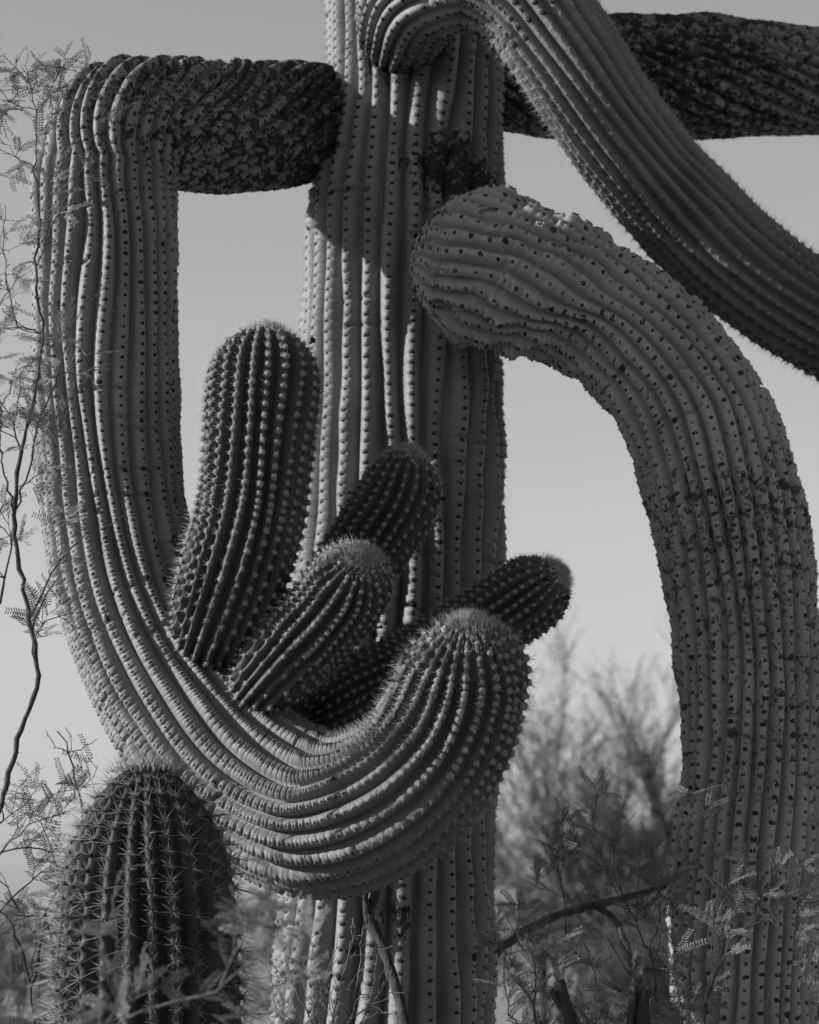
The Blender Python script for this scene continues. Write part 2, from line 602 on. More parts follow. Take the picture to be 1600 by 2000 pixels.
def cluster_obj_mesh(name, var, m_pad, m_sp):
    Vp, Fp, Vs, Fs = var
    me = mesh_np(name, np.concatenate([Vp, Vs]), np.concatenate([Fp, Fs + len(Vp)]))
    me.materials.append(m_pad); me.materials.append(m_sp)
    idx = np.concatenate([np.zeros(len(Fp)), np.ones(len(Fs))]).astype(np.int32)
    me.polygons.foreach_set('material_index', idx)
    return me


def add_cluster_object(name, me, parent, p, n, t, s):
    from mathutils import Matrix
    n = Vector(n); e2 = n.cross(Vector(t)).normalized(); e1 = e2.cross(n)
    o = bpy.data.objects.new(name, me)
    COL.objects.link(o)
    o.parent = parent
    loc = Vector((0, 0, 0)); q = parent
    while q is not None:
        loc += q.location; q = q.parent
    mt = Matrix((e1, e2, n)).transposed().to_4x4()
    mt = Matrix.Translation(Vector(p) - loc) @ mt @ Matrix.Scale(float(s), 4)
    o.matrix_local = mt
    return o


# ------------------------------------------------------------------ ground
def build_ground():
    n = 160
    # dense near the camera, stretching to the horizon
    t = np.linspace(-1, 1, n)
    ax = np.sign(t) * (np.abs(t) * 12 + np.abs(t)**7 * 1500)
    X, Y = np.meshgrid(ax, ax + 4)
    Z = 0.05 * np.sin(X * 0.9 + 1) * np.sin(Y * 0.7) + 0.02 * np.sin(X * 2.7) * np.cos(Y * 3.1 + 1)
    far = np.clip((np.hypot(X, Y) - 20) / 60, 0, 1)
    Z = Z * (1 - far) - 0.02
    V = np.stack([X, Y, Z], -1).reshape(-1, 3)
    i = np.arange(n - 1)[:, None]; j = np.arange(n - 1)
    F = np.stack([i * n + j, i * n + j + 1, (i + 1) * n + j + 1, (i + 1) * n + j], -1).reshape(-1, 4)
    tag(obj('ground', mesh_np('ground', V, None, F), M['ground']), kind='structure')


build_ground()

# ------------------------------------------------------------------ the big saguaro
base = at(740, 2000, 6.0)
saguaro = tag(empty('saguaro_cactus', (base[0], 6.0, 0)),
              'huge old saguaro cactus with drooping, twisting ribbed arms', 'cactus')
variants_young = cluster_meshes('young', 6, np.random.default_rng(3), 0.0074, 9, (0.009, 0.020), 3, (0.014, 0.028), 0.0006, (0.7, 1.25), (0.1, 0.6))
young_meshes = [cluster_obj_mesh('spine_cluster', v, M['wool'], M['spine_pale']) for v in variants_young]

#       px    py    depth rad  spc cork young crease
TRUNK = [(735, 3200, 6.0, 205, 40, .45, 0, .2), (738, 2300, 6.0, 222, 28, .3, 0, .1), (745, 1950, 6.0, 218, 24, .2, 0, .1),
         (766, 1500, 6.0, 208, 22, .25, 0, .1), (783, 1000, 6.0, 205, 21, .22, 0, .1), (786, 700, 6.0, 204, 21, .2, 0, .1),
         (795, 400, 6.0, 197, 21, .15, 0, .1), (812, 200, 6.0, 180, 20, .12, 0, .2), (815, 0, 6.02, 188, 20, .1, 0, .1),
         (800, -300, 6.05, 195, 25, .1, 0, .1), (795, -900, 6.1, 190, 25, .1, .2, .1), (800, -1700, 6.1, 160, 25, 0, .9, 0)]
LEFT = [(790, 236, 6.10, 100, 22, 1, 0, .3), (650, 236, 6.06, 112, 22, 1, 0, .4), (565, 242, 5.98, 128, 22, .9, 0, .5),
        (455, 248, 5.83, 136, 22, .75, 0, .5), (325, 244, 5.65, 138, 21, .7, 0, .25), (236, 262, 5.55, 146, 21, .65, 0, .1), (206, 345, 5.54, 147, 21, .45, 0, .1),
        (206, 480, 5.54, 149, 21, .34, 0, .1), (205, 640, 5.54, 148, 21, .32, 0, .1), (210, 830, 5.54, 146, 20, .28, 0, .12),
        (226, 1010, 5.53, 146, 19, .2, 0, .45), (268, 1190, 5.50, 150, 18, .1, 0, .8), (352, 1370, 5.45, 156, 17, .05, 0, 1.0),
        (480, 1520, 5.38, 162, 16, .03, 0, .95), (640, 1590, 5.31, 165, 15, .03, .05, .8), (780, 1545, 5.24, 150, 15, .02, .4, .3),
        (868, 1440, 5.21, 136, 18, 0, .9, .05), (905, 1330, 5.18, 127, 20, 0, 1, 0), (918, 1206, 5.11, 118, 21, 0, 1, 0)]
RIGHT = [(806, 512, 5.72, 140, 20, .35, 0, .7), (870, 516, 5.70, 150, 21, .25, 0, 1.0), (960, 528, 5.66, 160, 22, .2, 0, 1.0),
         (1055, 556, 5.65, 152, 23, .18, 0, .9), (1150, 600, 5.66, 140, 24, .15, 0, .7), (1260, 680, 5.67, 142, 24, .12, 0, .3),
         (1350, 795, 5.55, 150, 24, .25, 0, .15), (1415, 975, 5.55, 154, 24, .65, 0, .1), (1455, 1210, 5.55, 146, 24, .55, 0, .1),
         (1467, 1480, 5.55, 138, 24, .5, 0, .1), (1458, 1720, 5.55, 145, 24, .2, 0, .1), (1450, 1950, 5.54, 140, 25, .12, 0, .1),
         (1455, 2250, 5.50, 136, 28, .05, .1, 0), (1500, 2480, 5.44, 130, 26, 0, .6, 0), (1600, 2560, 5.40, 125, 24, 0, 1, 0), (1700, 2480, 5.38, 112, 24, 0, 1, 0)]
UPPER = [(800, 70, 5.95, 85, 22, 1, 0, .2), (790, 40, 5.72, 100, 21, .6, 0, .2), (830, -30, 5.58, 116, 20, .1, .1, .2), (930, -52, 5.54, 120, 20, 0, .15, .1),
         (1020, 0, 5.53, 116, 22, 0, .2, .1), (1090, 85, 5.53, 112, 23, 0, .3, .05), (1195, 240, 5.60, 110, 23, 0, .35, 0),
         (1330, 405, 5.80, 112, 23, 0, .45, 0), (1480, 545, 5.86, 110, 23, 0, .6, 0), (1650, 645, 5.92, 108, 23, 0, .8, 0),
         (1820, 690, 5.96, 106, 23, 0, 1, 0), (1960, 620, 6.0, 100, 23, 0, 1, 0)]
BACK = [(840, 120, 6.05, 100, 24, .9, 0, .3), (960, 140, 6.18, 112, 24, .9, 0, .4), (1090, 155, 6.30, 118, 24, .7, 0, .35),  # blotch amount kept high along most of this arm to darken it
        (1220, 148, 6.36, 125, 24, .85, 0, .3), (1380, 150, 6.40, 126, 24, .8, 0, .3), (1560, 158, 6.42, 112, 24, .6, 0, .2),
        (1760, 200, 6.42, 112, 24, .2, 0, .1), (1900, 340, 6.42, 112, 24, 0, .3, 0), (1960, 520, 6.42, 104, 24, 0, 1, 0)]
BUD_TALL = [(404, 1262, 5.40, 58, 20, 0, 1, 0), (424, 1218, 5.30, 92, 20, 0, 1, 0), (455, 1130, 5.27, 106, 21, 0, 1, 0), (488, 1000, 5.29, 107, 21, 0, 1, 0),
            (504, 860, 5.29, 112, 21, 0, 1, 0), (512, 760, 5.30, 114, 21, 0, 1, 0), (517, 640, 5.31, 104, 21, 0, 1, 0)]
BUD_BEHIND = [(556, 1385, 5.50, 62, 20, 0, 1, 0), (610, 1270, 5.56, 70, 20, 0, 1, 0), (670, 1140, 5.58, 76, 20, 0, 1, 0), (728, 1050, 5.57, 82, 20, 0, 1, 0), (775, 975, 5.55, 82, 20, 0, 1, 0), (803, 878, 5.53, 72, 20, 0, 1, 0)]
BUD_FRONT = [(492, 1360, 5.34, 44, 20, 0, 1, 0), (528, 1318, 5.25, 74, 20, 0, 1, 0), (588, 1252, 5.25, 86, 20, 0, 1, 0), (650, 1185, 5.21, 86, 20, 0, 1, 0), (690, 1130, 5.16, 84, 20, 0, 1, 0), (712, 1085, 5.10, 78, 20, 0, 1, 0)]
BUD_ASIDE = [(590, 1405, 5.54, 80, 20, 0, 1, 0), (690, 1345, 5.58, 66, 20, 0, 1, 0), (810, 1295, 5.61, 70, 20, 0, 1, 0), (930, 1230, 5.60, 74, 20, 0, 1, 0),
             (1020, 1172, 5.57, 78, 20, 0, 1, 0), (1098, 1115, 5.53, 70, 20, 0, 1, 0)]

spots_trunk = [(at(885, 325, 5.78), 0.13, 1.2), (at(820, 322, 5.78), 0.07, 1.0), (at(630, 100, 5.85), 0.09, 1.0), (at(782, 100, 5.82), 0.11, 1.2),
               (at(940, 350, 5.85), 0.09, 1.0), (at(780, 1790, 5.74), 0.07, .9), (at(700, 1850, 5.74), 0.06, .7), (at(640, 300, 5.85), 0.05, .9)]
spots_right = [(at(1165, 490, 5.36), 0.035, .9), (at(960, 395, 5.5), 0.05, .9), (at(850, 420, 5.6), 0.05, .9), (at(1310, 560, 5.4), 0.03, .9), (at(1090, 500, 5.36), 0.025, .7), (at(960, 570, 5.4), 0.025, .8)]

# the swooping arm and its buds stand clear in front of the trunk
LEFT = [c[:2] + (c[2] - 0.085 * min(1, k / 4),) + c[3:] for k, c in enumerate(LEFT)]
BUD_TALL, BUD_BEHIND, BUD_FRONT, BUD_ASIDE = [[c[:2] + (c[2] - 0.07,) + c[3:] for c in B_] for B_ in (BUD_TALL, BUD_BEHIND, BUD_FRONT, BUD_ASIDE)]
RIGHT = [c[:2] + (c[2] + 0.13 * (k > 5),) + c[3:] for k, c in enumerate(RIGHT)]
stems = []


def add_stem(name, ctrl, ribs, mat, label, spines=True, **kw):
    st = Stem(ctrl, ribs, **kw)
    o = obj(name, st.mesh(name), mat, saguaro)
    if label: o['label'] = label
    stems.append((name, o, st))
    return o, st


add_stem('trunk', TRUNK, 25, M['skin'], 'thick upright ribbed trunk', seed=1, wander=0.15, cork_spots=spots_trunk, per_rib=9)
add_stem('arm', LEFT, 26, M['skin'], 'arm that leaves the trunk level, drops and swoops up into a spiny tip', seed=2, wander=0.12,
         cork_spots=[(at(330, 1100, 5.4), 0.05, .6), (at(300, 160, 5.35), 0.13, .9), (at(230, 140, 5.4), 0.07, .7)], ref=(0, -1, 0.1), twist=[3.0, 3.0, 2.6, 1.95, 1.05, .3] + [0] * 13)
add_stem('arm', RIGHT, 27, M['skin_old'], 'scarred arm that bulges from the trunk and hangs to the ground', seed=3, wander=0.07, twist=0.8, round_base=True, cork_spots=spots_right, ref=(0, -.3, 1), sag=0.54, depth=(1.0, 0.7))
add_stem('arm', UPPER, 24, M['skin'], 'bristly arm arching from the top of the trunk', seed=4, wander=0.08, twist=-0.3, ref=(0, -.3, 1))
add_stem('arm', BACK, 24, M['skin'], 'dark blotched arm reaching out behind the arching arm', seed=5, wander=0.14, twist=5.0, ref=(0, -1, 0))
for nm, c, nr, sd in (('young_arm', BUD_TALL, 22, 6), ('young_arm', BUD_BEHIND, 20, 7), ('young_arm', BUD_FRONT, 20, 8), ('young_arm', BUD_ASIDE, 20, 9)):
    add_stem(nm, c, nr, M['skin'], {6: 'tall dark spiny bud arm', 7: 'spiny bud arm against the trunk', 8: 'short spiny bud arm', 9: 'spiny bud arm reaching sideways'}[sd],
             seed=sd, wander=0.07, round_base=True, per_rib=10)

# areoles: woolly pads with spines on young growth, dark spent pads on old ribs
young_pool = []
for (nm, o, st) in stems:
    P, N, T, yg, shrink, R0, SPC = st.areoles()
    rng = np.random.default_rng(len(P))
    px, py = proj(P)
    near = (px > -150) & (px < 1750) & (py > -200) & (py < 2150)
    old = (yg < 0.28) & near
    if old.any():
        k = np.where(old)[0]
        # a spent pad keeps two or three stubs
        sp = np.clip(SPC[k] / 0.0245, 0.5, 1.1)
        V, F = pads(P[k] + N[k] * 0.0012, N[k], 0.0066 * sp * (1.15 if nm == 'trunk' else 1) * rng.uniform(0.65, 1.25, len(k)), 0.30, 7, T[k])
        parts = [(V, F)]
        obj('areoles', mesh_np('areoles', *join(parts)), M['areole_worn' if o.data.materials[0] == M['skin_old'] else 'areole_dark'], o, 'stuff')
    if old.any() and o.data.materials[0] == M['skin_old']:     # worn pads keep a pale core
        kk = k[rng.random(len(k)) < 0.75]
        V, F = pads(P[kk] + N[kk] * 0.0026 - T[kk] * 0.0012, N[kk], 0.0031 * rng.uniform(0.7, 1.2, len(kk)), 0.4)
        obj('areole_cores', mesh_np('areole_cores', V, F), M['areole_core'], o, 'stuff')
    mid = (yg >= 0.12) & (yg < 0.75) & near
    if mid.any():      # pale pads with short bristles
        k = np.where(mid)[0]
        s = 0.42 + 0.2 * yg[k]
        (Vp, Fp), (Vs, Fs) = place_clusters(P[k], N[k], T[k], s, variants_young, rng)
        _, (Vs, Fs) = place_clusters(P[k], N[k], T[k], s * 1.7, variants_young, rng)
        obj('bristles', mesh_np('bristles', Vs, Fs), M['spine_pale'], o, 'stuff')
        if nm == 'arm':
            obj('wool', mesh_np('wool', Vp, Fp), M['wool'], o, 'stuff')
    if nm == 'trunk':  # short bristles along the old ribs
        k = np.where(near & (rng.random(len(P)) < 0.8))[0]
        D = spine_dirs(N[k], T[k], rng, 4, (0.2, 1.1)).reshape(-1, 3)
        V, F = needles(np.repeat(P[k], 4, 0), D, rng.uniform(0.006, 0.022, len(D)), 0.0008)
        obj('bristles', mesh_np('bristles', V, F), M['areole_dark'], o, 'stuff')
    yk = (yg >= 0.75) & near & (shrink > 0.12)
    if yk.any():
        k = np.where(yk)[0]
        S = (R0[k] / 0.12).clip(0.75, 1.1) * (0.55 + 0.45 * shrink[k]) * rng.uniform(0.85, 1.12, len(k))
        f = facing(P[k], N[k])
        for j, kk in enumerate(k):
            young_pool.append((f[j] * S[j] * (1.3 if nm == 'young_arm' or st is stems[1][2] else .2), o, st, P[kk], N[kk], T[kk], S[j], nm))
young_pool.sort(key=lambda t: -t[0])
rest = {}
for i, (f, o, st, p, n, t, s, nm) in enumerate(young_pool):
    if i < 300 and f > 0.2:
        add_cluster_object('spine_cluster', young_meshes[i % len(young_meshes)], o, p, n, t, s)
    else:
        rest.setdefault(o.name, (o, []))[1].append((p, n, t, s))
rngc = np.random.default_rng(5)
for nmk, (o, lst) in rest.items():
    P = np.array([l[0] for l in lst]); N = np.array([l[1] for l in lst]); T = np.array([l[2] for l in lst]); S = np.array([l[3] for l in lst])
    (Vp, Fp), (Vs, Fs) = place_clusters(P, N, T, S, variants_young, rngc)
    obj('wool', mesh_np('wool', Vp, Fp), M['wool'], o, 'stuff')
    obj('spines', mesh_np('spines', Vs, Fs), M['spine_pale'], o, 'stuff')

# woolly crowns on the growing tips
for idx in (1, 5, 6, 7, 8):
    nm, o, st = stems[idx]
    rng = np.random.default_rng(idx)
    tipc = st.C[-1]; ax = st.T[-1]; R = st.R0[-1]
    n = 1500
    e1, e2 = perp(ax[None]); e1, e2 = e1[0], e2[0]
    rr = R * 0.30 * np.abs(rng.standard_normal(n)).clip(0, 2.4); aa = rng.random(n) * 6.283
    q = rr / R
    P = tipc[None] + (rr * np.cos(aa))[:, None] * e1 + (rr * np.sin(aa))[:, None] * e2 - ax[None] * (R * (1 - np.sqrt(1 - q**2)))[:, None] - ax[None] * 0.004
    D = ax[None] * 1.0 + (q * 0.9)[:, None] * (np.cos(aa)[:, None] * e1 + np.sin(aa)[:, None] * e2) + rng.normal(0, 0.32, (n, 3))
    D /= np.linalg.norm(D, axis=1)[:, None]
    V, F = needles(P, D, rng.uniform(0.010, 0.026, n), 0.0007)
    V2, F2 = pads(P[:140] + ax * 0.001, D[:140], rng.uniform(0.003, 0.006, 140), 0.6)
    obj('crown_wool', mesh_np('crown_wool', *join([(V, F), (V2, F2)])), M['crown_wool'], o, 'stuff')


# dried flower remains stuck on the young arms
def dried_flower(px, py, depth, ang, size, parent):
    rng = np.random.default_rng(int(px))
    p = at(px, py, depth)
    d = np.array([math.cos(ang), -0.25, math.sin(ang)]); d /= np.linalg.norm(d)
    e1, e2 = perp(d[None]); e1, e2 = e1[0], e2[0]
    V, F = [], []
    rings = [(-0.6, .35), (0.1, .30), (.45, .45), (.9, .6), (1.25, .38)]
    m = 9
    for (h, r) in rings:
        for j in range(m):
            a = j / m * 6.283
            k = r * (1 + 0.35 * rng.standard_normal()) * size
            V.append(p + d * (h + .12 * rng.standard_normal()) * size + k * (math.cos(a) * e1 + math.sin(a) * e2))
    for i in range(len(rings) - 1):
        for j in range(m):
            F.append((i * m + j, i * m + (j + 1) % m, (i + 1) * m + (j + 1) % m, (i + 1) * m + j))
    obj('dried_flower', mesh_np('dried_flower', V, None, F, False), M['dried'], parent)


dried_flower(608, 668, 5.34, 0.9, 0.009, stems[5][1])
dried_flower(738, 1225, 5.03, 0.1, 0.0075, stems[7][1])
dried_flower(1102, 1168, 5.41, 0.1, 0.010, stems[8][1])
dried_flower(1066, 1133, 5.38, 0.1, 0.006, stems[8][1])
dried_flower(840, 955, 5.36, 0.2, 0.007, stems[6][1])
dried_flower(862, 975, 5.44, 0.1, 0.009, stems[6][1])
dried_flower(685, 964, 5.41, 2.4, 0.005, stems[6][1])

# ------------------------------------------------------------------ the small spiny cactus in front
SMALL = [(292, 3350, 4.78, 150, 46, .2, 0.6, 0), (292, 2500, 4.78, 176, 40, 0, .7, 0), (290, 2000, 4.78, 180, 30, 0, .8, 0), (290, 1800, 4.78, 173, 29, 0, .8, 0), (288, 1650, 4.78, 160, 28, 0, .8, 0), (288, 1492, 4.78, 140, 26, 0, .8, 0)]
st = Stem(SMALL, 24, seed=20, wander=0.06, per_rib=10, per=6, blunt=1.7, depth=(0.6, 0.62))
b0 = at(292, 3350, 4.78)
small = tag(empty('columnar_cactus', (b0[0], 4.78, 0)), 'short round-topped cactus bristling with long stiff spines', 'cactus')
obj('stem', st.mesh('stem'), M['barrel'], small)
vb = cluster_meshes('small', 8, np.random.default_rng(9), 0.0050, 12, (0.016, 0.034), 4, (0.03, 0.075), 0.0009, (0.7, 1.3), (0.15, 0.85))
vbm = [cluster_obj_mesh('spine_cluster', v, M['areole_dark'], M['spine_dark' if i % 3 == 2 else 'spine_grey']) for i, v in enumerate(vb)]
P, N, T, yg, shrink, R0, SPC = st.areoles()
px, py = proj(P)
keep = (shrink > 0.1) & (py < 2300)
P, N, T, shrink = P[keep], N[keep], T[keep], shrink[keep]
rngb = np.random.default_rng(8)
S = (0.72 + 0.28 * shrink) * rngb.uniform(0.85, 1.15, len(P))
f = facing(P, N)
order = np.argsort(-f)
for i, k in enumerate(order[:300]):
    add_cluster_object('spine_cluster', vbm[int(rngb.integers(0, len(vbm)))], small, P[k], N[k], T[k], S[k])
k = order[300:]
(Vp, Fp), (Vs, Fs) = place_clusters(P[k], N[k], T[k], S[k], vb, rngb)
obj('areoles', mesh_np('areoles', Vp, Fp), M['areole_dark'], small, 'stuff')
obj('spines', mesh_np('spines', Vs, Fs), M['spine_grey'], small, 'stuff')
n = 260
rr = st.R0[-1] * 0.55 * np.sqrt(rngb.random(n)); aa = rngb.random(n) * 6.283
Pc = st.C[-1][None] + np.column_stack([rr * np.cos(aa), rr * np.sin(aa), -0.25 * rr])
Dc = np.column_stack([np.cos(aa) * rr / .1, np.sin(aa) * rr / .1, np.ones(n)]) + rngb.normal(0, .35, (n, 3))
Dc /= np.linalg.norm(Dc, axis=1)[:, None]
obj('crown_spines', mesh_np('crown_spines', *needles(Pc, Dc, rngb.uniform(0.02, 0.05, n), 0.0012)), M['spine_grey'], small, 'stuff')


# ------------------------------------------------------------------ twigs, leaves, shrubs
def tubes(lines, sides=6):
    """lines: list of (points Nx3, radii N). One V, F4."""
    V, F, o = [], [], 0
    for P, r in lines:
        P = np.asarray(P, float); r = np.asarray(r, float)
        T = np.gradient(P, axis=0)
        T /= np.linalg.norm(T, axis=1)[:, None] + 1e-12
        e1, e2 = perp(T)
        # keep the frame steady
        for i in range(1, len(P)):
            v = e1[i - 1] - T[i] * e1[i - 1].dot(T[i]); v /= np.linalg.norm(v) + 1e-12
            e1[i] = v; e2[i] = np.cross(T[i], v)
        a = np.arange(sides) / sides * 2 * math.pi
        ring = P[:, None] + r[:, None, None] * (np.cos(a)[None, :, None] * e1[:, None] + np.sin(a)[None, :, None] * e2[:, None])
        n = len(P)
        V.append(ring.reshape(-1, 3))
        i = np.arange(n - 1)[:, None]; j = np.arange(sides); j2 = (j + 1) % sides
        F.append(np.stack([i * sides + j, i * sides + j2, (i + 1) * sides + j2, (i + 1) * sides + j], -1).reshape(-1, 4) + o)
        o += n * sides
    return np.concatenate(V), np.concatenate(F)


def wood(pts, r0, r1, rng, n=None, kink=0.004, px=True):
    """pts of (px, py, depth) -> smooth kinked branch line with knots."""
    A = np.array(pts, float)
    W = at(A[:, 0], A[:, 1], A[:, 2]) if px else A
    L = np.linalg.norm(np.diff(W, axis=0), axis=1).sum()
    n = n or max(6, int(L / 0.022))
    H = hermite(W, n)
    H[1:-1] += rng.normal(0, kink, (n - 2, 3)) * 0.6
    r = np.linspace(r0, r1, n) * (1 + 0.12 * rng.standard_normal(n).clip(-1, 2))
    return H, r


def leaf_mesh(name, rng, pinnae=2, leaflets=11, L=0.05, lw=0.0026, ll=0.0085):
    """A twice-feathered desert-tree leaf: stalk, pinnae, paired leaflets. Grows along +X, upper side +Z."""
    lines = [(np.array([[0, 0, 0], [L * .25, 0, .001], [L * .45, 0, 0]]), np.array([.0007, .0006, .0005]))]
    V4, F4, o = [], [], 0
    for k in range(pinnae):
        for sgn in (-1, 1):
            x0 = L * (.25 + .2 * k)
            ang = sgn * rng.uniform(.35, .7)
            PL = L * rng.uniform(.75, 1.05)
            t = np.linspace(0, 1, 6)
            bend = rng.uniform(-.2, .25)
            pts = np.column_stack([x0 + PL * t * math.cos(ang), PL * t * math.sin(ang) - bend * PL * t**2 * sgn * .5, PL * (rng.uniform(-.1, .2) * t - .18 * t**2)])
            lines.append((pts, np.linspace(.0006, .0003, 6)))
            d = pts[-1] - pts[0]; d /= np.linalg.norm(d)
            s = np.array([-d[1], d[0], 0]); s /= np.linalg.norm(s)
            for m in range(leaflets):
                tt = .12 + .86 * m / (leaflets - 1)
                p = np.array([np.interp(tt, t, pts[:, c]) for c in range(3)])
                for q in (-1, 1):
                    l = ll * (1 - .45 * abs(tt - .45)) * rng.uniform(.85, 1.1)
                    a = d * .38 + s * q * .93; a /= np.linalg.norm(a)
                    w = np.cross(a, [0, 0, 1.0]); w /= np.linalg.norm(w)
                    up = np.array([0, 0, rng.uniform(-.25, .35)]) * l
                    V4 += [p, p + a * l * .55 + w * lw / 2 + up * .6, p + a * l + up, p + a * l * .55 - w * lw / 2 + up * .6]
                    F4.append((o, o + 1, o + 2, o + 3)); o += 4
    Vt, Ft = tubes(lines, 3)
    V = np.concatenate([np.array(V4), Vt]); F = np.concatenate([np.array(F4), Ft + len(V4)])
    return mesh_np(name, V, None, F, False)


LEAVES = [leaf_mesh('leaf', np.random.default_rng(30 + i), 1 + (i % 3 == 2), 10 + i % 4) for i in range(8)]
for me in LEAVES: me.materials.append(M['leaf'])


def put_leaf(parent, p, d, up, s, rng, name='leaf'):
    from mathutils import Matrix
    x = Vector(d).normalized()
    z = Vector(up); z = (z - x * z.dot(x)).normalized(); y = z.cross(x)
    o = bpy.data.objects.new(name, LEAVES[int(rng.integers(0, len(LEAVES)))])
    COL.objects.link(o)
    o.parent = parent
    o.matrix_local = Matrix.Translation(Vector(p) - parent.location) @ Matrix((x, y, z)).transposed().to_4x4() @ Matrix.Scale(float(s), 4)
    return o


def leaves_along(parent, line, rng, count, s=(0.7, 1.2), start=0.2, bundle=2):
    P, r = line
    for c in range(count):
        t = start + (1 - start) * (c + rng.random() * .8) / count
        i = min(int(t * (len(P) - 1)), len(P) - 2)
        p = P[i] + (P[i + 1] - P[i]) * (t * (len(P) - 1) - i)
        tan = P[i + 1] - P[i]; tan = tan / np.linalg.norm(tan)
        for b in range(int(rng.integers(1, bundle + 1))):
            d = rng.normal(0, 1, 3); d -= tan * d.dot(tan) * .6; d /= np.linalg.norm(d)
            d = d + tan * .55
            put_leaf(parent, p, d, (rng.normal(0, .5), -.6 + rng.normal(0, .5), .7), rng.uniform(*s), rng)


def thorns(lines, rng, per_m=60, L=(0.006, 0.014), r=0.0009):
    P, D = [], []
    for (Q, rad) in lines:
        for i in range(len(Q) - 1):
            seg = np.linalg.norm(Q[i + 1] - Q[i])
            if rng.random() < seg * per_m:
                t = Q[i + 1] - Q[i]; t = t / np.linalg.norm(t)
                d = rng.normal(0, 1, 3); d -= t * d.dot(t); d /= np.linalg.norm(d)
                P.append(Q[i]); D.append(d)
    if not P: return None
    P, D = np.array(P), np.array(D)
    return needles(P, D, rng.uniform(*L, len(P)), r)


def shrub(name, label, cat, specs, mat, seed, root, leaf_n=0, leaf_s=(0.7, 1.2), twigs=2, group=None, thorn=60, twig_len=(0.05, 0.16), twig_spread=0.8, bundle=2):
    """specs: list of ([(px, py, depth)...], r0, r1, leaves). Grows side twigs, then leaves."""
    rng = np.random.default_rng(seed)
    ro = tag(empty(name, root), label, cat, group)
    lines, tw = [], []
    for (pts, r0, r1, nl) in specs:
        ln = wood(pts, r0, r1, rng)
        lines.append(ln)
        if nl: leaves_along(ro, ln, rng, nl, leaf_s, bundle=bundle)
        for k in range(twigs if nl is not None else 0):
            P, r = ln
            i = int(rng.integers(len(P) // 4, len(P) - 1))
            t = P[i] - P[i - 1]; t /= np.linalg.norm(t)
            d = t + rng.normal(0, twig_spread, 3) * np.array([1, .5, 1]); d[2] += .25; d /= np.linalg.norm(d)
            l = rng.uniform(*twig_len)
            pts2 = np.array([P[i], P[i] + d * l * .5 + rng.normal(0, .006, 3), P[i] + d * l])
            l2 = wood(pts2, min(r[i] * .6, .0028), .0008, rng, px=False)
            tw.append(l2)
            if nl: leaves_along(ro, l2, rng, max(1, int(l / .045)), leaf_s, .35, bundle=bundle)
    for ln in lines:
        V, F = tubes([ln], 7)
        obj('branch', mesh_np('branch', V, None, F), mat, ro)
    for ln in tw:
        V, F = tubes([ln], 4)
        obj('twig', mesh_np('twig', V, None, F), mat, ro)
    th = thorns(lines + tw, rng, thorn) if thorn else None
    if th: obj('thorns', mesh_np('thorns', *th, smooth=False), mat, ro, 'stuff')
    return ro


def ground_pt(px, depth):
    return (float(at(px, 1500, depth)[0]), depth, 0.0)


def gp(px, depth):
    """pixel row of the ground under px at this depth"""
    return (px, 1800 + (CAM_Z + 0.05) / depth * F_PX * 1.07, depth)


